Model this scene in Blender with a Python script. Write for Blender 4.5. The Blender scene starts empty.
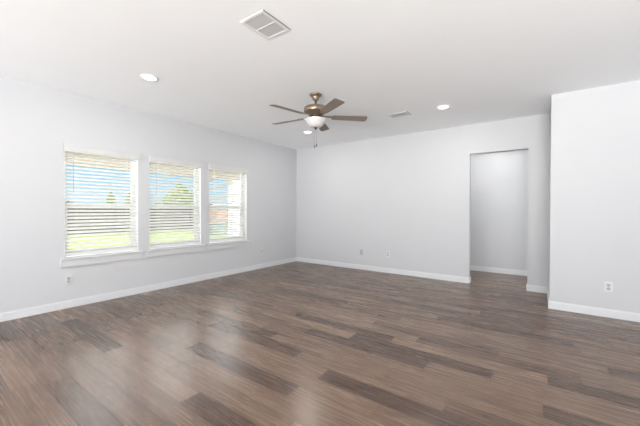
import bpy, bmesh, math, random
from mathutils import Vector, Matrix
random.seed(7)
S = bpy.context.scene
COL = S.collection

# ------------------------------------------------------------------ camera
CAMZ = 1.2582
cam_d = bpy.data.cameras.new('camera'); cam = bpy.data.objects.new('camera', cam_d); COL.objects.link(cam)
r = Vector((0.81222612, 0.58333528, 0.00294719)); u = Vector((-0.00789558, 0.00594162, 0.99995118)); f = Vector((-0.58328929, 0.81220973, -0.00943171))
M = Matrix((r, u, -f)).transposed().to_4x4(); M.translation = Vector((0, 0, CAMZ))
cam.matrix_world = M
cam_d.sensor_width = 36; cam_d.lens = 308.018 / 640 * 36; cam_d.clip_start = 0.05; cam_d.clip_end = 400
S.camera = cam

# ------------------------------------------------------------------ exposure
S.view_settings.view_transform = 'Standard'; S.view_settings.look = 'None'
S.view_settings.exposure = 0.10; S.view_settings.gamma = 1; S.view_settings.use_curve_mapping = False

# ------------------------------------------------------------------ world
W = bpy.data.worlds.new('sky'); S.world = W; W.use_nodes = True
wn = W.node_tree.nodes; wl = W.node_tree.links
bg = wn['Background']; tc = wn.new('ShaderNodeTexCoord'); sx = wn.new('ShaderNodeSeparateXYZ'); cr = wn.new('ShaderNodeValToRGB')
wl.new(tc.outputs['Generated'], sx.inputs[0]); wl.new(sx.outputs['Z'], cr.inputs[0])
cr.color_ramp.elements[0].position = 0.0; cr.color_ramp.elements[0].color = (0.66, 0.83, 0.96, 1)
cr.color_ramp.elements[1].position = 0.34; cr.color_ramp.elements[1].color = (5.2, 5.3, 5.4, 1)   # overhead sky brightened, out of view, to light the blinds
e = cr.color_ramp.elements.new(0.09); e.color = (0.40, 0.69, 0.92, 1)
e = cr.color_ramp.elements.new(0.16); e.color = (0.42, 0.70, 0.96, 1)
wl.new(cr.outputs[0], bg.inputs[0]); bg.inputs[1].default_value = 1.0

sun_d = bpy.data.lights.new('sun', 'SUN'); sun_d.energy = 4.2; sun_d.angle = 0.01; sun_d.color = (1, .96, .9)
sun = bpy.data.objects.new('sun', sun_d); COL.objects.link(sun)
sun.rotation_euler = Vector((-0.6, -0.35, -1.0)).to_track_quat('-Z', 'Y').to_euler()

FILL_REAR = 85.0
FILL_UP = 1900.0    # added lamps shining up from the ground, out of view       # rear value: added fill lamps
FILL_SIDE = 85.0
FILL_HALL = 20.0
LIGHT_DOWN = 11.0
LIGHT_HALL = 8.0

def area(name, loc, direction, sx, sy, power, color=(1, 1, 1), shape='RECTANGLE', parent=None):
    d = bpy.data.lights.new(name, 'AREA'); d.shape = shape; d.size = sx; d.size_y = sy; d.energy = power; d.color = color
    o = bpy.data.objects.new(name, d); COL.objects.link(o); o.location = loc
    o.rotation_euler = Vector(direction).to_track_quat('-Z', 'Y').to_euler()
    if parent: o.parent = parent
    return o

# room numbers
XL, XR, YB, YS, YR, HC = -4.896, 3.2, 5.826, 4.942, -5.5, 2.74
XRET = 0.095
DX0, DX1, DZ = -1.008, -0.168, 2.235
HY = 7.15
ADDED_REAR_WIN = [(-3.1, -0.5), (-0.1, 2.5)]  # unseen openings added for the rear fill light
ADDED_SIDE_WIN = [(-0.6, 2.0)]  # unseen opening added for the side fill light
for a, b in ADDED_REAR_WIN:
    area('rear_fill', ((a+b)/2, YR-.95, 1.35), (0, 1, 0.9), b-a-.1, 1.9, FILL_REAR, (1, .99, .975))  # fill lamp added behind the camera to light the room
for a, b in ADDED_REAR_WIN:
    area('up_fill', ((a+b)/2, YR-1.6, .12), (0, .5, 1), b-a, 2.0, FILL_UP*(.5 if a < -1 else 1.6), (1, .99, .975))  # added lamp facing up to brighten the ceiling; no terrace is modelled
area('hall_fill', (1.75, 6.55, 1.25), (-1, 0, 0), 1.0, 2.1, FILL_HALL, (1, .99, .975))  # fill lamp added at the open hall end, out of view
for a, b in ADDED_SIDE_WIN:
    area('up_fill', (XR+1.35, (a+b)/2, .12), (-.6, 0, 1), b-a, 1.9, FILL_UP*.05, (1, .99, .975))  # weaker copy of the added uplight, at the side opening
    area('side_fill', (XR+.95, (a+b)/2, 1.35), (-1, 0.25, 0.1), b-a-.1, 1.9, FILL_SIDE, (1, .99, .975))  # added fill lamp that evens out the left wall

# ------------------------------------------------------------------ materials
def lin(c):
    return tuple(((x/255)/12.92 if x/255 <= .04045 else ((x/255+.055)/1.055)**2.4) for x in c) + (1,)
def mat(name, col, rough=.5, metal=0, noise=0.0, nscale=20, bump=0.0, bscale=200, spec=.5, stretch=(1, 1, 1)):
    m = bpy.data.materials.new(name); m.use_nodes = True
    n = m.node_tree.nodes; l = m.node_tree.links; b = n['Principled BSDF']
    b.inputs['Base Color'].default_value = col; b.inputs['Roughness'].default_value = rough; b.inputs['Metallic'].default_value = metal
    b.inputs['Specular IOR Level'].default_value = spec
    t = n.new('ShaderNodeTexCoord'); mp = n.new('ShaderNodeMapping'); mp.inputs['Scale'].default_value = stretch
    l.new(t.outputs['Object'], mp.inputs[0])
    if noise:
        z = n.new('ShaderNodeTexNoise'); z.inputs['Scale'].default_value = nscale; z.inputs['Detail'].default_value = 5
        l.new(mp.outputs[0], z.inputs['Vector'])
        mx = n.new('ShaderNodeMix'); mx.data_type = 'RGBA'
        mx.inputs[6].default_value = tuple(x*(1-noise) for x in col[:3]) + (1,)
        mx.inputs[7].default_value = tuple(min(1, x*(1+noise)) for x in col[:3]) + (1,)
        l.new(z.outputs['Fac'], mx.inputs[0]); l.new(mx.outputs[2], b.inputs['Base Color'])
    if bump:
        z = n.new('ShaderNodeTexNoise'); z.inputs['Scale'].default_value = bscale; z.inputs['Detail'].default_value = 3
        l.new(mp.outputs[0], z.inputs['Vector'])
        bp = n.new('ShaderNodeBump'); bp.inputs['Strength'].default_value = bump; bp.inputs['Distance'].default_value = .002
        l.new(z.outputs['Fac'], bp.inputs['Height']); l.new(bp.outputs[0], b.inputs['Normal'])
    return m

WALL = mat('wall_paint', (.535, .543, .558, 1), .75, noise=.01, nscale=3, bump=.1, bscale=160, spec=.25)
CEIL = mat('ceiling_paint', (.91, .935, .955, 1), .85, noise=.01, nscale=2, bump=.35, bscale=90, spec=.15)
TRIM = mat('trim_paint', (.65, .66, .675, 1), .35, noise=.01, nscale=6)
WALLTRIM = mat('valance_vinyl', (.56, .56, .565, 1), .5, noise=.01, nscale=6)
VINYL = mat('window_vinyl', (.90, .90, .905, 1), .35, noise=.01, nscale=8)
PLATE = mat('plate_plastic', (.60, .60, .61, 1), .3, noise=.01, nscale=30)
PLATEG = mat('plate_plastic_grey', (.38, .38, .40, 1), .35, noise=.02, nscale=30)
DARK = mat('dark_slot', (.05, .05, .05, 1), .6, noise=.1)
VENT = mat('vent_enamel', (.78, .78, .78, 1), .45, noise=.01)
LOUVER = mat('louver_enamel_grey', (.66, .66, .665, 1), .5, noise=.01)
DUCT_SHADE = mat('duct_and_shadow', (.10, .10, .10, 1), .8, noise=.05)  # dark for the duct depth and for the shadow strip beside the vent
METAL = mat('brushed_bronze_nickel', (.30, .245, .18, 1), .34, metal=.85, noise=.15, nscale=60)
METALD = mat('dark_bronze', (.10, .08, .06, 1), .4, metal=.7, noise=.15, nscale=60)
CHAIN = mat('chain_metal', (.45, .43, .40, 1), .35, metal=.8, noise=.1, nscale=300)
BLADE = mat('weathered_wood_blade', (.22, .18, .15, 1), .5, noise=.35, nscale=9, stretch=(1, 9, 1))
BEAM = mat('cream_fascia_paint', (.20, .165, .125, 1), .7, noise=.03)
COLUMN = mat('white_column_paint', (.6, .59, .57, 1), .7, noise=.03)
FENCE = mat('weathered_cedar', (.085, .060, .055, 1), .85, noise=.35, nscale=3, stretch=(1, 6, .5))
FENCEP = mat('fence_post_wood', (.045, .032, .03, 1), .85, noise=.3, nscale=4)
GRASS = mat('lawn_grass', (.16, .21, .03, 1), .9, noise=.25, nscale=1.5, bump=.4, bscale=40, spec=.1)
CONC = mat('patio_concrete', (.50, .48, .45, 1), .85, noise=.1, nscale=3)
LEAF = mat('tree_leaves', (.22, .27, .05, 1), .7, noise=.4, nscale=3)
BARK = mat('bark', (.12, .09, .07, 1), .9, noise=.3, nscale=10)
PINK = mat('pink_siding', (.36, .20, .16, 1), .8, noise=.06, nscale=5)
SHEDROOF = mat('shed_roof_shingle', (.2, .15, .14, 1), .9, noise=.2, nscale=10)
TEAL = mat('pale_green_enamel', (.11, .20, .18, 1), .5, noise=.05, nscale=6)
EXT = mat('brick_exterior', (.45, .36, .30, 1), .9, noise=.2, nscale=8)

def glass():
    m = bpy.data.materials.new('window_glass'); m.use_nodes = True
    n = m.node_tree.nodes; l = m.node_tree.links; n.remove(n['Principled BSDF'])
    o = n['Material Output']; t = n.new('ShaderNodeBsdfTransparent'); g = n.new('ShaderNodeBsdfGlossy'); mx = n.new('ShaderNodeMixShader'); fr = n.new('ShaderNodeFresnel')
    t.inputs[0].default_value = (.97, .985, .98, 1); g.inputs['Roughness'].default_value = .02; fr.inputs['IOR'].default_value = 1.3
    l.new(fr.outputs[0], mx.inputs[0]); l.new(t.outputs[0], mx.inputs[1]); l.new(g.outputs[0], mx.inputs[2]); l.new(mx.outputs[0], o.inputs[0])
    return m
GLASS = glass()
def slatmat():
    m = mat('blind_vinyl', (.93, .93, .93, 1), .45, noise=.01, nscale=5)
    n = m.node_tree.nodes; l = m.node_tree.links; b = n['Principled BSDF']; o = n['Material Output']
    t = n.new('ShaderNodeBsdfTranslucent'); t.inputs[0].default_value = (.92, .92, .90, 1)
    mx = n.new('ShaderNodeMixShader'); mx.inputs[0].default_value = .4
    l.new(b.outputs[0], mx.inputs[1]); l.new(t.outputs[0], mx.inputs[2]); l.new(mx.outputs[0], o.inputs[0])
    return m
SLAT = slatmat()
def emis(name, col, s):
    m = bpy.data.materials.new(name); m.use_nodes = True
    n = m.node_tree.nodes; b = n['Principled BSDF']; b.inputs['Base Color'].default_value = (.9, .9, .9, 1)
    b.inputs['Emission Color'].default_value = col; b.inputs['Emission Strength'].default_value = s
    nz = n.new('ShaderNodeTexNoise'); nz.inputs['Scale'].default_value = 30
    rp = n.new('ShaderNodeMapRange'); rp.inputs[3].default_value = s*.98; rp.inputs[4].default_value = s*1.02
    m.node_tree.links.new(nz.outputs['Fac'], rp.inputs[0]); m.node_tree.links.new(rp.outputs[0], b.inputs['Emission Strength'])
    return m
LENS = emis('downlight_lens', (1, .99, .97, 1), 6)
def bowlmat():
    m = mat('frosted_glass_bowl', (.62, .60, .585, 1), .3, noise=.05, nscale=14)
    return m
BOWL = bowlmat()

def floormat():
    m = bpy.data.materials.new('wood_plank_floor'); m.use_nodes = True
    n = m.node_tree.nodes; l = m.node_tree.links; b = n['Principled BSDF']
    at = n.new('ShaderNodeAttribute'); at.attribute_name = 'plank'; sp = n.new('ShaderNodeSeparateColor'); l.new(at.outputs['Color'], sp.inputs[0])
    geo = n.new('ShaderNodeTexCoord')
    off = n.new('ShaderNodeCombineXYZ')
    def math_(op, a, bv):
        q = n.new('ShaderNodeMath'); q.operation = op
        if hasattr(a, 'links'): l.new(a, q.inputs[0])
        else: q.inputs[0].default_value = a
        if hasattr(bv, 'links'): l.new(bv, q.inputs[1])
        else: q.inputs[1].default_value = bv
        return q.outputs[0]
    l.new(math_('MULTIPLY', sp.outputs[1], 37.0), off.inputs[0]); l.new(math_('MULTIPLY', sp.outputs[2], 53.0), off.inputs[1]); l.new(math_('MULTIPLY', sp.outputs[2], 11.0), off.inputs[2])
    va = n.new('ShaderNodeVectorMath'); va.operation = 'ADD'; l.new(geo.outputs['Object'], va.inputs[0]); l.new(off.outputs[0], va.inputs[1])
    # broad flowing figure (cathedral grain)
    m1 = n.new('ShaderNodeMapping'); m1.inputs['Scale'].default_value = (.55, 5.5, 1); l.new(va.outputs[0], m1.inputs[0])
    n1 = n.new('ShaderNodeTexNoise'); n1.inputs['Scale'].default_value = 1.6; n1.inputs['Detail'].default_value = 3; n1.inputs['Distortion'].default_value = .6; l.new(m1.outputs[0], n1.inputs['Vector'])
    rings = math_('SINE', math_('MULTIPLY', n1.outputs['Fac'], 70.0), 0)
    # fine fibres
    m2 = n.new('ShaderNodeMapping'); m2.inputs['Scale'].default_value = (1.6, 70, 1); l.new(va.outputs[0], m2.inputs[0])
    n2 = n.new('ShaderNodeTexNoise'); n2.inputs['Scale'].default_value = 1.3; n2.inputs['Detail'].default_value = 6; n2.inputs['Roughness'].default_value = .7; l.new(m2.outputs[0], n2.inputs['Vector'])
    # blotches
    m3 = n.new('ShaderNodeMapping'); m3.inputs['Scale'].default_value = (1.2, 12, 1); l.new(va.outputs[0], m3.inputs[0])
    n3 = n.new('ShaderNodeTexNoise'); n3.inputs['Scale'].default_value = 1.5; n3.inputs['Detail'].default_value = 4; l.new(m3.outputs[0], n3.inputs['Vector'])
    t = math_('MULTIPLY', rings, .06)
    t = math_('ADD', t, math_('MULTIPLY', math_('SUBTRACT', n2.outputs['Fac'], .5), .30))
    t = math_('ADD', t, math_('MULTIPLY', math_('SUBTRACT', n3.outputs['Fac'], .5), .30))
    t = math_('ADD', t, sp.outputs[0])
    ramp = n.new('ShaderNodeValToRGB'); l.new(t, ramp.inputs[0])
    E_ = ramp.color_ramp.elements
    E_[0].position = 0; E_[0].color = lin((52, 37, 30)); E_[1].position = 1; E_[1].color = lin((150, 126, 106))
    q = E_.new(.3); q.color = lin((75, 58, 48)); q = E_.new(.6); q.color = lin((108, 88, 74))
    l.new(ramp.outputs[0], b.inputs['Base Color'])
    b.inputs['Roughness'].default_value = .33
    rr = math_('ADD', math_('MULTIPLY', n2.outputs['Fac'], .10), .22); l.new(rr, b.inputs['Roughness'])
    b.inputs['Specular IOR Level'].default_value = .42
    bp = n.new('ShaderNodeBump'); bp.inputs['Strength'].default_value = .04; bp.inputs['Distance'].default_value = .001
    l.new(n2.outputs['Fac'], bp.inputs['Height']); l.new(bp.outputs[0], b.inputs['Normal'])
    return m
FLOOR = floormat()
SEAM = mat('plank_seam', (.06, .045, .04, 1), .8, noise=.1)

# ------------------------------------------------------------------ helpers
def box(bm, x0, x1, y0, y1, z0, z1, mi=0):
    v = [bm.verts.new((x, y, z)) for x in (x0, x1) for y in (y0, y1) for z in (z0, z1)]
    for a, b_, c, d in ((0, 1, 3, 2), (4, 6, 7, 5), (0, 4, 5, 1), (2, 3, 7, 6), (0, 2, 6, 4), (1, 5, 7, 3)):
        fc = bm.faces.new((v[a], v[b_], v[c], v[d])); fc.material_index = mi
    return v
def obj(name, bm, mats, parent=None, smooth=False, bevel=0, loc=None):
    bmesh.ops.recalc_face_normals(bm, faces=bm.faces)
    me = bpy.data.meshes.new(name); bm.to_mesh(me); bm.free()
    for m in (mats if isinstance(mats, (list, tuple)) else [mats]): me.materials.append(m)
    if smooth:
        for p in me.polygons: p.use_smooth = True
    o = bpy.data.objects.new(name, me); COL.objects.link(o)
    if parent: o.parent = parent
    if loc: o.location = loc
    if bevel:
        md = o.modifiers.new('bevel', 'BEVEL'); md.width = bevel; md.segments = 2; md.limit_method = 'ANGLE'; md.angle_limit = math.radians(40)
    return o
def tag(o, label=None, cat=None, group=None, kind=None):
    if label: o['label'] = label
    if cat: o['category'] = cat
    if group: o['group'] = group
    if kind: o['kind'] = kind
    return o
def struct(name, bm, mats, label=None, parent=None, **k):
    o = obj(name, bm, mats, parent, **k)
    if not parent:
        o['kind'] = 'structure'
        if label: o['label'] = label
    return o
def empty(name, loc, rz=0):
    o = bpy.data.objects.new(name, None); COL.objects.link(o); o.location = loc; o.rotation_euler = (0, 0, rz); o.empty_display_size = .1
    return o
def lathe(bm, prof, seg=40, c=(0, 0, 0)):
    rings = []
    for (rad, z) in prof:
        if rad < 1e-5: rings.append([bm.verts.new((c[0], c[1], c[2]+z))])
        else: rings.append([bm.verts.new((c[0]+rad*math.cos(2*math.pi*k/seg), c[1]+rad*math.sin(2*math.pi*k/seg), c[2]+z)) for k in range(seg)])
    for A, B in zip(rings, rings[1:]):
        for k in range(seg):
            k2 = (k+1) % seg
            if len(A) == 1 and len(B) == 1: continue
            if len(A) == 1: bm.faces.new((A[0], B[k2], B[k]))
            elif len(B) == 1: bm.faces.new((A[k], A[k2], B[0]))
            else: bm.faces.new((A[k], A[k2], B[k2], B[k]))
def tube(bm, a, b, rad, seg=8):
    a = Vector(a); b = Vector(b); d = (b-a).normalized(); s = d.orthogonal().normalized(); t = d.cross(s)
    R = [[bm.verts.new(p + (s*math.cos(2*math.pi*k/seg) + t*math.sin(2*math.pi*k/seg))*rad) for k in range(seg)] for p in (a, b)]
    for k in range(seg): bm.faces.new((R[0][k], R[0][(k+1) % seg], R[1][(k+1) % seg], R[1][k]))
    bm.faces.new(R[0][::-1]); bm.faces.new(R[1])

# ------------------------------------------------------------------ floor: planks laid along x
PW, PL, Y0 = .1525, 1.22, 1.24
known = {-4: (-2.88, {0: .26, -2: .22, -1: .52}), -3: (-3.6, {0: .44, 1: .40, 2: .50}), -2: (-2.35, {0: .46, -1: .52, -2: .36}), -1: (-1.90, {0: .20, -2: .20, -1: .62}), 0: (-2.4, {0: .52, -1: .60}), 1: (-1.58, {0: .52, -1: .58}),
         2: (-1.39, {-1: .21, 0: .55, -2: .55}), 3: (-2.05, {0: .56, 1: .50}), 4: (-1.35, {0: .14, -1: .58, 1: .50}), 5: (-.49, {0: .36, -1: .56, -2: .26}),
         6: (-2.17, {-1: .30, 0: .58, 1: .52}), 7: (.02, {0: .24, -1: .56, -2: .52}), 8: (-.75, {-1: .24, 0: .58}), 9: (-1.52, {0: .20, -1: .70, 1: .56}),
         10: (.05, {0: .22, -1: .68, -2: .28}), 11: (-.97, {0: .36, -1: .60, 1: .5}), 12: (-1.51, {-1: .70, 0: .36}), 13: (.44, {0: .28, -1: .52}),
         14: (-1.31, {0: .68, -1: .44}), 15: (-3.36, {0: .24, 1: .50, -1: .5}), 16: (.25, {-1: .28, 0: .55}), 18: (-1.9, {0: .30}), 20: (-4.13, {0: .26, 1: .36}), 17: (-2.5, {0: .64, 1: .44}), 19: (-.6, {0: .40, -1: .62})}
bm = bmesh.new(); colr = []
box(bm, XL, XR, YR, YB+.0, -.03, -.0015, 1)
box(bm, -2.6, XR, YB, HY+.02, -.03, -.0015, 1)
nb = len(bm.faces)
rs = random.Random(11)
k0 = int((YR-Y0)/PW)-1; k1 = int((HY+.02-Y0)/PW)+1
for k in range(k0, k1+1):
    ya, yb = max(YR, Y0+k*PW), min(HY+.02, Y0+(k+1)*PW)
    if yb-ya < .005: continue
    xmin = XL if ya < YB-.01 else -2.6
    off, tones = known.get(k, (rs.uniform(-3, 0), {}))
    n0 = int(math.floor((xmin-off)/PL))
    n = n0
    while off+n*PL < XR:
        a, b_ = max(xmin, off+n*PL), min(XR, off+(n+1)*PL)
        tone = tones.get(n)
        if tone is None: tone = rs.choice([.56, .62, .50, .44, .52, .38, .60, .32, .54, .42, .66])
        if b_-a > .003:
            g = .0017
            v = [bm.verts.new(q) for q in ((a+g, ya+g, 0), (b_-g, ya+g, 0), (b_-g, yb-g, 0), (a+g, yb-g, 0))]
            bm.faces.new(v); colr.append((.11+tone*.82, rs.random(), rs.random(), 1))
        n += 1
me = bpy.data.meshes.new('floor'); bm.faces.ensure_lookup_table(); bm.to_mesh(me); bm.free()
me.materials.append(FLOOR); me.materials.append(SEAM)
ca = me.color_attributes.new('plank', 'FLOAT_COLOR', 'CORNER')
for p in me.polygons:
    c = (0, 0, 0, 1) if p.index < nb else colr[p.index-nb]
    for li in p.loop_indices: ca.data[li].color = c
fl = bpy.data.objects.new('floor', me); COL.objects.link(fl)
tag(fl, 'grey-brown wood plank floor running across the empty room', kind='structure')

# ------------------------------------------------------------------ shell
WT = .16
WINS = [(1.278, 2.155), (2.314, 3.203), (3.362, 4.245)]
WZ0, WZ1 = .640, 2.060
bm = bmesh.new()
ys = [YR-.15] + [q for w in WINS for q in w] + [YB+.12]
for i in range(0, len(ys), 2): box(bm, XL-WT, XL, ys[i], ys[i+1], -.03, HC)
for a, b_ in WINS:
    box(bm, XL-WT, XL, a, b_, -.03, WZ0); box(bm, XL-WT, XL, a, b_, WZ1, HC)
struct('wall_left', bm, WALL, 'white wall with three windows')

bm = bmesh.new()
box(bm, XL, DX0, YB, YB+.12, -.03, HC); box(bm, DX1, XRET+.12, YB, YB+.12, -.03, HC); box(bm, DX0, DX1, YB, YB+.12, DZ, HC)
struct('wall_back', bm, WALL, 'white wall pierced by the doorless opening to the hall')
bm = bmesh.new()
box(bm, XRET, XRET+.12, YS, YB, -.03, HC); box(bm, XRET+.12, XR+.15, YS, YS+.12, -.03, HC)
struct('wall_right', bm, WALL, 'nearer white wall section at the right')
bm = bmesh.new(); box(bm, -2.75, XR+.15, HY, HY+.12, -.03, HC); box(bm, -2.75, -2.6, YB+.12, HY, -.03, HC); box(bm, XRET+.12, 1.7, YB, YB+.12, -.03, HC)
struct('wall_hall', bm, WALL, 'white hallway wall seen through the opening')
bm = bmesh.new()
xs = [XL] + [q for w in ADDED_REAR_WIN for q in w] + [XR+.15]
for i in range(0, len(xs), 2): box(bm, xs[i], xs[i+1], YR-.15, YR, -.03, HC)
for a, b_ in ADDED_REAR_WIN: box(bm, a, b_, YR-.15, YR, -.03, .35); box(bm, a, b_, YR-.15, YR, 2.35, HC)
struct('wall_rear', bm, WALL)
bm = bmesh.new()
ys = [YR] + [q for w in ADDED_SIDE_WIN for q in w] + [YS]
for i in range(0, len(ys), 2): box(bm, XR, XR+.15, ys[i], ys[i+1], -.03, HC)
for a, b_ in ADDED_SIDE_WIN: box(bm, XR, XR+.15, a, b_, -.03, .35); box(bm, XR, XR+.15, a, b_, 2.35, HC)
struct('wall_side', bm, WALL)
bm = bmesh.new(); box(bm, XL-WT, XR+.15, YR-.15, HY+.12, HC, HC+.2)
struct('ceiling', bm, CEIL, 'plain white ceiling')

# baseboards
BH, BT = .098, .014
def base(name, segs, ):
    bm = bmesh.new()
    for (x0, x1, y0, y1, nx, ny) in segs:   # footprint box + thinner moulded lip on top
        box(bm, x0, x1, y0, y1, 0, BH-.012)
        tx, ty = .006*nx, .006*ny           # lip pulled back to the wall side
        X0, X1, Y0_, Y1_ = x0, x1, y0, y1
        if nx > 0: X1 -= .006
        if nx < 0: X0 += .006
        if ny > 0: Y1_ -= .006
        if ny < 0: Y0_ += .006
        box(bm, X0, X1, Y0_, Y1_, BH-.012, BH)
    struct(name, bm, TRIM, None, bevel=.002)
base('baseboard_left', [(XL, XL+BT, YR, YB, 1, 0)])
base('baseboard_back', [(XL+BT, DX0+BT, YB-BT, YB, 0, -1), (DX0, DX0+BT, YB, YB+.12, 1, 0), (DX1-BT, XRET-BT, YB-BT, YB, 0, -1), (DX1-BT, DX1, YB, YB+.12, -1, 0)])
base('baseboard_right', [(XRET-BT, XRET, YS-BT, YB, -1, 0), (XRET, XR, YS-BT, YS, 0, -1)])
base('baseboard_hall', [(-2.6, 1.7, HY-BT, HY, 0, -1)])
base('baseboard_side', [(XR-BT, XR, YR, YS-BT, -1, 0)])
base('baseboard_rear', [(XL+BT, XR-BT, YR, YR+BT, 0, 1)])

# rear and side windows added out of view to let the fill lamps in
def added_window(name, a, b_, axis):
    bm = bmesh.new()
    def bb(u0, u1, z0, z1, d0, d1):
        if axis == 'y': box(bm, u0, u1, YR-.15+d0, YR-.15+d1, z0, z1)
        else: box(bm, XR+.15-d1, XR+.15-d0, u0, u1, z0, z1)
    for (u0, u1, z0, z1) in ((a, a+.06, .35, 2.35), (b_-.06, b_, .35, 2.35), (a+.06, b_-.06, .35, .41), (a+.06, b_-.06, 2.29, 2.35), ((a+b_)/2-.03, (a+b_)/2+.03, .41, 2.29)):
        bb(u0, u1, z0, z1, .08, .13)
    return struct(name, bm, VINYL)
added_window('window_4', *ADDED_REAR_WIN[0], 'y'); added_window('window_5', *ADDED_REAR_WIN[1], 'y'); added_window('window_6', *ADDED_SIDE_WIN[0], 'x')

# ------------------------------------------------------------------ windows of the left wall
wtags = ['first white window, nearest the camera', 'middle white window of the three', 'third white window, nearest the room corner']
for i, (a, b_) in enumerate(WINS):
    bm = bmesh.new(); fo, fi = XL-WT, XL-.10
    for (y0, y1, z0, z1) in ((a, a+.04, WZ0, WZ1), (b_-.04, b_, WZ0, WZ1), (a+.04, b_-.04, WZ0, WZ0+.045), (a+.04, b_-.04, WZ1-.04, WZ1)):
        box(bm, fo, fi, y0, y1, z0, z1)
    w = struct('window_%d' % (i+1), bm, VINYL, wtags[i], bevel=.003)
    bm = bmesh.new(); box(bm, fo+.01, fi-.01, a+.04, b_-.04, 1.275, 1.335)
    obj('meeting_rail', bm, VINYL, w)
    bm = bmesh.new()
    for (y0, y1, z0, z1) in ((a+.04, a+.058, WZ0+.045, 1.275), (b_-.058, b_-.04, WZ0+.045, 1.275), (a+.058, b_-.058, WZ0+.045, WZ0+.075)):
        box(bm, fo+.02, fi-.008, y0, y1, z0, z1)
    obj('lower_sash', bm, VINYL, w)
    for z0, z1 in ((WZ0+.045, 1.275), (1.335, WZ1-.04)):
        bm = bmesh.new(); box(bm, fo+.025, fi-.032, a+.04, b_-.04, z0, z1)
        obj('glass_pane', bm, GLASS, w)
    if i == 0:
        for z in (WZ0+.078, 1.337):
            bm = bmesh.new(); box(bm, fi-.03, fi+.002, a+.045, a+.12, z, z+.016)
            q = obj('tilt_latch', bm, DARK, w); q['label'] = 'small black sash latch'
    bm = bmesh.new()
    for (y0, y1, z0, z1) in ((a, a+.004, WZ0, WZ1), (b_-.004, b_, WZ0, WZ1), (a+.004, b_-.004, WZ1-.004, WZ1)): box(bm, fi, XL-.001, y0, y1, z0, z1)
    obj('bright_reveal', bm, VINYL, w)  # white lining added so the reveal looks brightly lit
    # stool and apron
    bm = bmesh.new(); box(bm, XL-.10, XL, a, b_, WZ0-.018, WZ0); box(bm, XL, XL+.040, a-.045, b_+.045, WZ0-.018, WZ0)
    obj('window_stool', bm, TRIM, w, bevel=.003)
    bm = bmesh.new(); box(bm, XL, XL+.022, a-.045, b_+.04, .528, WZ0-.018)
    obj('apron', bm, WALLTRIM, w, bevel=.002)

# blinds
blabels = ['white horizontal blind with tilt wand covering the window nearest the camera',
           'white horizontal blind with tilt wand in the middle window of the three',
           'white horizontal blind in the window nearest the room corner']
def make_blind(i, a, b_):
    root = empty('window_blind', (XL-.03, (a+b_)/2, WZ0))
    tag(root, blabels[i], 'blind', 'white horizontal blinds in the left wall windows')
    hw = (b_-a)/2-.008; H = WZ1-WZ0
    # local: x inward (+), y along wall, z up from stool
    bm = bmesh.new(); box(bm, -.028, .026, -hw, hw, H-.05, H-.004); obj('head_rail', bm, VINYL, root)
    bm = bmesh.new()
    vw = (b_-a)/2+.010
    box(bm, .034, .060, -vw, vw, H-.060, H+.030); box(bm, .060, .064, -vw, vw, H-.060, H-.048); box(bm, .060, .064, -vw, vw, H+.018, H+.030)
    box(bm, .0305, .034, -vw, vw, H+.004, H+.028)
    v = obj('valance', bm, WALLTRIM, root, bevel=.002)
    bm = bmesh.new(); t = math.radians(33); d = .025; pitch = .0462; z = .045
    ct, st = math.cos(t), math.sin(t)
    while z < H-.06:
        rows = []
        for s in (-1, -.5, 0, .5, 1):
            crown = .0022*(1-s*s)
            x = s*d*ct+crown*st; zz = z - s*d*st + crown*ct
            rows.append((x, zz))
        th = .0014
        top = [[bm.verts.new((x+st*th, yy, zz+ct*th)) for (x, zz) in rows] for yy in (-hw+.002, hw-.002)]
        bot = [[bm.verts.new((x-st*th, yy, zz-ct*th)) for (x, zz) in rows] for yy in (-hw+.002, hw-.002)]
        for k in range(4):
            bm.faces.new((top[0][k], top[0][k+1], top[1][k+1], top[1][k])); bm.faces.new((bot[0][k], bot[1][k], bot[1][k+1], bot[0][k+1]))
        for k in (0, 4): bm.faces.new((top[0][k], top[1][k], bot[1][k], bot[0][k]))
        for e_ in (0, 1):
            for k in range(4): bm.faces.new((top[e_][k], top[e_][k+1], bot[e_][k+1], bot[e_][k]))
        z += pitch
    obj('slats', bm, SLAT, root)
    bm = bmesh.new(); box(bm, -.024, .024, -hw+.002, hw-.002, .004, .024); obj('bottom_rail', bm, VINYL, root, bevel=.002)
    for yy in (-hw+.13, hw-.13):
        bm = bmesh.new()
        for x in (-.0255, .0255): tube(bm, (x, yy, .024), (x, yy, H-.05), .0009, 5)
        obj('ladder_cord', bm, SLAT, root)
    wl_ = [.52, .50, .42][i]
    bm = bmesh.new(); yy = -hw+[.085, .10, .10][i]; tube(bm, (.034, yy, H-.06-wl_), (.034, yy, H-.058), .0035, 6)
    tube(bm, (.024, yy, H-.056), (.036, yy, H-.060), .003, 6)
    obj('tilt_wand', bm, [PLATEG, PLATEG, VINYL][i], root)
    return root
for i, (a, b_) in enumerate(WINS): make_blind(i, a, b_)

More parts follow.
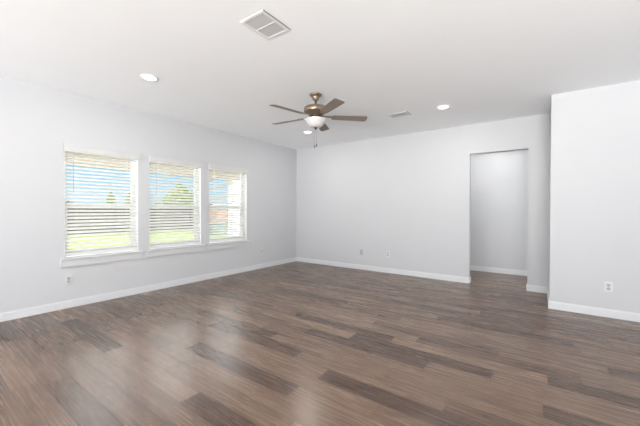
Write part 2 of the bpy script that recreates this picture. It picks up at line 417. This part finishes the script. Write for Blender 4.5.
# ------------------------------------------------------------------ ceiling fan
FX, FY = -2.355, 3.178
fan = empty('ceiling_fan', (FX, FY, HC))
tag(fan, 'five-blade ceiling fan with bronze motor, wood blades and frosted light bowl', 'ceiling fan')
bm = bmesh.new(); lathe(bm, [(0, 0), (.076, 0), (.080, -.006), (.078, -.018), (.056, -.028), (.048, -.036), (.044, -.060), (.030, -.080), (.020, -.090), (0, -.092)]); obj('canopy', bm, METAL, fan, True)
bm = bmesh.new(); lathe(bm, [(0, -.085), (.012, -.085), (.012, -.150), (0, -.150)], 16); obj('downrod', bm, METALD, fan, True)
bm = bmesh.new(); lathe(bm, [(0, -.135), (.030, -.135), (.034, -.148), (.10, -.155), (.140, -.170), (.150, -.180), (.150, -.226), (.146, -.232), (.120, -.240), (.10, -.262), (.085, -.272), (0, -.272)]); obj('motor_housing', bm, METAL, fan, True)
bm = bmesh.new(); lathe(bm, [(0, -.268), (.078, -.268), (.078, -.288), (.060, -.292), (.056, -.312), (.075, -.320), (0, -.320)]); obj('switch_housing', bm, METALD, fan, True)
bm = bmesh.new(); lathe(bm, [(0, -.318), (.118, -.318), (.132, -.321), (.134, -.327), (.126, -.340), (.113, -.364), (.092, -.392), (.07, -.414), (.03, -.423), (0, -.425)]); obj('light_bowl', bm, BOWL, fan, True)
bm = bmesh.new(); lathe(bm, [(0, -.420), (.022, -.421), (.024, -.430), (.013, -.438), (.009, -.450), (0, -.453)], 20); obj('finial', bm, METALD, fan, True)
for k in range(5):
    ang = math.radians(42+72*k)
    e_ = bmesh.new()
    # blade outline along +x, rounded tip, slightly wider outwards
    r0, r1 = .205, .67; w0, w1 = .052, .066
    out = [(r0, -w0*.75), (r0+.03, -w0), (r1-.03, -w1), (r1-.010, -w1+.006), (r1-.002, -w1+.020), (r1, 0), (r1-.002, w1-.020), (r1-.010, w1-.006), (r1-.03, w1), (r0+.03, w0), (r0, w0*.75)]
    tv = [e_.verts.new((x, y, .003)) for x, y in out]; bv = [e_.verts.new((x, y, -.003)) for x, y in out]
    e_.faces.new(tv); e_.faces.new(bv[::-1])
    for j in range(len(out)): e_.faces.new((tv[j], tv[(j+1) % len(out)], bv[(j+1) % len(out)], bv[j]))
    bl = obj('fan_blade', e_, BLADE, fan)
    bl.location = (0, 0, -.290); bl.rotation_euler = (Matrix.Rotation(ang, 4, 'Z') @ Matrix.Rotation(math.radians(-12), 4, 'X')).to_euler()
    e_ = bmesh.new()
    box(e_, .075, .16, -.013, .013, .008, .016); box(e_, .15, .215, -.020, .020, .0035, .012); box(e_, .21, .262, -.034, .034, .0035, .008)
    for yy in (-.022, 0, .022): tube(e_, (.240, yy, .008), (.240, yy, .011), .005, 8)
    obj('blade_iron', e_, METAL, bl, bevel=.002)
for k, (dx, dy, ln) in enumerate(((-.012, .035, .20), (.015, -.04, .235))):
    e_ = bmesh.new()
    zz = -.420; n_ = int(ln/.008)
    tube(e_, (dx, dy, -.405), (dx, dy, -.42-ln), .0012, 5)
    for j in range(n_): bmesh.ops.create_icosphere(e_, subdivisions=1, radius=.0026, matrix=Matrix.Translation((dx, dy, -.42-j*.008)))
    ch = obj('pull_chain', e_, CHAIN, fan, True)
    e_ = bmesh.new(); lathe(e_, [(0, 0), (.004, -.002), (.0075, -.018), (.0085, -.030), (.005, -.042), (0, -.045)], 14, (dx, dy, -.42-ln)); obj('pull_fob', e_, METALD, ch, True)

# ------------------------------------------------------------------ downlights
dls = [(-3.58, 1.70, 'round recessed ceiling light glowing above the first window'),
       (-1.15, 4.62, 'round recessed ceiling light glowing near the hall opening'),
       (-3.61, 4.62, 'round recessed ceiling light glowing just behind the ceiling fan'),
       (-1.15, 1.70, 'round recessed ceiling light nearest the camera, above the picture edge'),
       (-3.58, -1.2, 'added recessed ceiling light, unseen, in the rear left of the room'),  # this and the next: lamps added behind the camera for more light
       (-1.15, -1.2, 'added recessed ceiling light, unseen, in the rear middle of the room')]
def downlight(x, y, label, power, group='round recessed ceiling lights'):
    root = empty('recessed_light', (x, y, HC)); tag(root, label, 'ceiling light', group)
    bm = bmesh.new(); lathe(bm, [(.066, -.001), (.092, -.001), (.092, -.004), (.084, -.008), (.070, -.009), (.066, -.006), (.066, -.001)], 36); obj('trim_ring', bm, VINYL, root, True)
    bm = bmesh.new(); lathe(bm, [(0, -.0005), (.0655, -.0005), (.0655, -.005), (0, -.005)], 36); obj('lens', bm, LENS, root)
    area('lamp', (0, 0, -.012), (0, 0, -1), .12, .12, power, (1, .975, .94), 'DISK', root)
for x, y, lb in dls: downlight(x, y, lb, LIGHT_DOWN)
downlight(-.75, 6.45, 'round recessed ceiling light in the hallway', LIGHT_HALL)
downlight(-1.9, 6.45, 'added recessed ceiling light, unseen, at the left end of the hallway', LIGHT_HALL)  # second hall lamp added to brighten the hall wall

# ------------------------------------------------------------------ vents
def vent(x, y, lx, ly, label, banks):
    root = empty('ceiling_vent', (x, y, HC)); tag(root, label, 'air vent', 'white ceiling air vents')
    bm = bmesh.new(); fw = .028; t0, t1 = -.005, 0
    box(bm, -lx/2, lx/2, -ly/2, -ly/2+fw, t0, t1); box(bm, -lx/2, lx/2, ly/2-fw, ly/2, t0, t1)
    box(bm, -lx/2, -lx/2+fw, -ly/2+fw, ly/2-fw, t0, t1); box(bm, lx/2-fw, lx/2, -ly/2+fw, ly/2-fw, t0, t1)
    if banks == 2: box(bm, -lx/2+fw, lx/2-fw, -.006, .006, t0, t1)
    obj('vent_frame', bm, VENT, root, bevel=.002)
    bm = bmesh.new(); box(bm, lx/2, lx/2+.006, -ly/2, ly/2, -.004, 0); g_ = obj('shadow_strip', bm, DUCT_SHADE, root); g_['label'] = 'dark strip standing for the shadow along one edge'  # dark strip painted in for the shadow line at the frame
    bm = bmesh.new(); box(bm, -lx/2+fw, lx/2-fw, -ly/2+fw, ly/2-fw, -.0012, -.0003); obj('duct_opening', bm, DUCT_SHADE, root)
    bm = bmesh.new(); n_ = int((lx-2*fw)/.0135)
    for j in range(n_):
        xx = -lx/2+fw+(j+.5)*(lx-2*fw)/n_
        for (y0, y1) in (((-ly/2+fw+.004, -.010), (.010, ly/2-fw-.004)) if banks == 2 else ((-ly/2+fw+.004, ly/2-fw-.004),)):
            a = [(xx-.0030, -.0046), (xx-.0022, -.0048), (xx+.0030, -.0018), (xx+.0022, -.0016)]
            A = [bm.verts.new((p[0], y0, p[1])) for p in a]; B = [bm.verts.new((p[0], y1, p[1])) for p in a]
            for q in range(4): bm.faces.new((A[q], A[(q+1) % 4], B[(q+1) % 4], B[q]))
            bm.faces.new(A); bm.faces.new(B[::-1])
    obj('louvers', bm, LOUVER, root)
vent(-1.815, 1.768, .26, .31, 'white louvred ceiling vent near the top of the view', 2)
vent(-1.80, 4.60, .30, .20, 'small white ceiling vent beside the far recessed light', 1)

# ------------------------------------------------------------------ outlets (local: x across, y out of wall, z up)
def outlet(loc, rz, label, coax=False, m=PLATE):
    root = empty('cable_plate' if coax else 'wall_outlet', loc, rz)
    tag(root, label, 'wall plate' if coax else 'outlet', None if coax else 'white wall outlets')
    bm = bmesh.new(); box(bm, -.037, .037, 0, .0065, -.06, .06); obj('face_plate', bm, m, root, bevel=.003)
    if coax:
        bm = bmesh.new(); bmesh.ops.create_cone(bm, cap_ends=True, segments=12, radius1=.006, radius2=.006, depth=.012, matrix=Matrix.Translation((0, .011, 0)) @ Matrix.Rotation(math.pi/2, 4, 'X')); obj('connector', bm, METALD, root)
        return
    for s in (-1, 1):
        bm = bmesh.new(); bmesh.ops.create_cone(bm, cap_ends=True, segments=24, radius1=.0175, radius2=.0165, depth=.003, matrix=Matrix.Translation((0, .0072, s*.0205)) @ Matrix.Rotation(math.pi/2, 4, 'X'))
        sk = obj('socket', bm, PLATEG, root)
        bm = bmesh.new()
        for xx, hh in ((-.0065, .0045), (.0065, .0036)): box(bm, xx-.0013, xx+.0013, .0083, .0094, s*.0205+.001-hh+.002, s*.0205+.001+hh+.002)
        box(bm, -.0022, .0022, .0083, .0094, s*.0205-.0115, s*.0205-.0075)
        obj('slots', bm, DARK, sk)
    bm = bmesh.new(); bmesh.ops.create_cone(bm, cap_ends=True, segments=12, radius1=.003, radius2=.003, depth=.002, matrix=Matrix.Translation((0, .0068, 0)) @ Matrix.Rotation(math.pi/2, 4, 'X')); obj('screw', bm, PLATEG, root)
outlet((XL, 1.316, .356), -math.pi/2, 'white outlet below the window nearest the camera')
outlet((XL, 4.657, .372), -math.pi/2, 'white outlet on the window wall near the room corner')
outlet((-2.497, YB, .375), math.pi, 'white outlet on the far wall beside a small grey plate')
outlet((.652, YS, .360), math.pi, 'white outlet on the nearer wall section at the right')
outlet((-3.095, YB, .365), math.pi, 'small grey cable plate low on the far wall', True, PLATEG)

# ------------------------------------------------------------------ outside
def ray_xy(px, py, X):   # bearing from the camera to a distance
    d = f + r*((px-320)/308.018) + u*((213-py)/308.018); t = X/d.x; return d.y*t, CAMZ+d.z*t
GZ = -.2
bm = bmesh.new(); box(bm, -60, XL-WT-3.6, -30, 50, GZ-.2, GZ); struct('lawn', bm, GRASS, 'bright green lawn outside the windows')
bm = bmesh.new(); box(bm, XL-WT-3.6, XL-WT, -4, 9, GZ-.2, -.06); struct('patio_slab', bm, CONC)
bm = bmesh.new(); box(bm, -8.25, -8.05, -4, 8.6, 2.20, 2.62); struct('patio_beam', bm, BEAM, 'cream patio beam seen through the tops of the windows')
bm = bmesh.new(); cy, _ = ray_xy(233.0, 200, -8.02); box(bm, -8.28, -8.02, cy, cy+.4, -.06, 2.20); box(bm, -8.31, -7.99, cy-.03, cy+.43, -.06, .06); box(bm, -8.31, -7.99, cy-.03, cy+.43, 2.12, 2.20)
o = obj('patio_column', bm, COLUMN); tag(o, 'white square patio column seen through the window nearest the corner', 'column')

# fence
fr = empty('wooden_fence', (-20.5, 12, GZ)); tag(fr, 'weathered grey-brown wooden fence along the far edge of the lawn', 'fence')
bm = bmesh.new(); y = -14
rf = random.Random(3)
while y < 26:
    h = 1.62+rf.uniform(-.015, .015); box(bm, -.012, .008, y-0, y+.136, .03, h); y += .146
obj('pickets', bm, FENCE, fr)
for zz in (.35, .95, 1.45):
    bm = bmesh.new(); box(bm, .008, .046, -14, 26, zz, zz+.085); obj('rail', bm, FENCEP, fr)
y = -13.9
while y < 26:
    bm = bmesh.new(); box(bm, .046, .135, y, y+.09, 0, 1.6); obj('post', bm, FENCEP, fr); y += 2.4

def tree(x, y, w, top, label, cone, seed, n_=1500):
    rt = random.Random(seed)
    root = empty('tree', (x, y, GZ)); tag(root, label, 'tree', 'trees beyond the fence')
    H = top-GZ
    bm = bmesh.new()
    tube(bm, (0, 0, 0), (.02, .03, H*.8), .05+.02*w, 8)
    for j in range(7):
        a = rt.uniform(0, 6.28); z0 = H*(.3+.07*j); tube(bm, (0, 0, z0), (math.cos(a)*w*.35, math.sin(a)*w*.35, z0+H*.12), .02, 6)
    obj('trunk', bm, BARK, root)
    bm = bmesh.new()
    for j in range(n_):
        t = rt.random(); z0 = H*(.28+.72*t)
        rad = w*.5*((1-t)**.8 if cone else math.sin(math.pi*min(1, .12+.88*t))**.6)
        a = rt.uniform(0, 6.283); rr = rad*math.sqrt(rt.random())*rt.uniform(.8, 1.12)
        c = Vector((math.cos(a)*rr, math.sin(a)*rr, z0)); s = rt.uniform(.06, .12)*(.6+.4*w/2)
        A = Vector((rt.gauss(0, 1), rt.gauss(0, 1), rt.gauss(0, 1))).normalized(); B = A.orthogonal().normalized()
        bm.faces.new([bm.verts.new(c+q) for q in (A*s, B*s*.45, -A*s, -B*s*.45)])
    obj('crown', bm, LEAF, root)
for (px, py, wpx, X, cone, lab, sd) in ((111, 192, 11, -27, False, 'small round tree beyond the fence, left one in the first window', 1), (130.5, 192.5, 12, -27, False, 'small round tree beyond the fence, at the right edge of the first window', 2),
                          (157.5, 201, 9, -36, False, 'tiny tree beyond the fence at the left of the middle window', 3), (68, 201, 7, -34, False, 'tiny far tree at the left edge of the first window', 4), (180, 184, 44, -28, True, 'tall pointed tree beyond the fence in the middle window', 5)):
    y_, z_ = ray_xy(px, py, X); y2, _ = ray_xy(px+wpx, py, X)
    tree(X, y_, (y2-y_)*1.0, z_, lab, cone, sd, 2600 if cone else 1100)

# shed and utility box
y0, _ = ray_xy(217.5, 215, -17.5); y1, _ = ray_xy(227, 215, -17.5)
sh = empty('garden_shed', (-18.2, (y0+y1)/2, GZ)); tag(sh, 'pale pink shed at the end of the lawn, seen through the third window', 'shed')
w = (y1-y0)/2
bm = bmesh.new(); box(bm, -.7, .7, -w, w, 0, 1.62)
for j in range(9): box(bm, .70, .712, -w, w, .06+j*.17, .20+j*.17)
obj('shed_body', bm, PINK, sh)
bm = bmesh.new()
V = [bm.verts.new(q) for q in ((-.8, -w-.08, 1.62), (.8, -w-.08, 1.62), (.8, w+.08, 1.62), (-.8, w+.08, 1.62), (0, -w-.08, 1.92), (0, w+.08, 1.92))]
for q in ((0, 1, 4), (3, 5, 2), (0, 4, 5, 3), (1, 2, 5, 4), (0, 3, 2, 1)): bm.faces.new([V[j] for j in q])
obj('shed_roof', bm, SHEDROOF, sh)
y0, _ = ray_xy(212, 226, -15.5); y1, _ = ray_xy(227, 226, -15.5)
ub = empty('utility_box', (-15.9, (y0+y1)/2, GZ)); tag(ub, 'pale green utility box standing on the lawn in front of the shed', 'utility box')
w = (y1-y0)/2
bm = bmesh.new(); box(bm, -.35, .35, -w, w, 0, .62); obj('cabinet', bm, TEAL, ub, bevel=.02)
bm = bmesh.new(); box(bm, -.38, .38, -w-.03, w+.03, .62, .68); obj('lid', bm, TEAL, ub, bevel=.01)
bm = bmesh.new(); box(bm, .35, .36, -.02, .02, .05, .6); obj('door_seam', bm, DARK, ub)
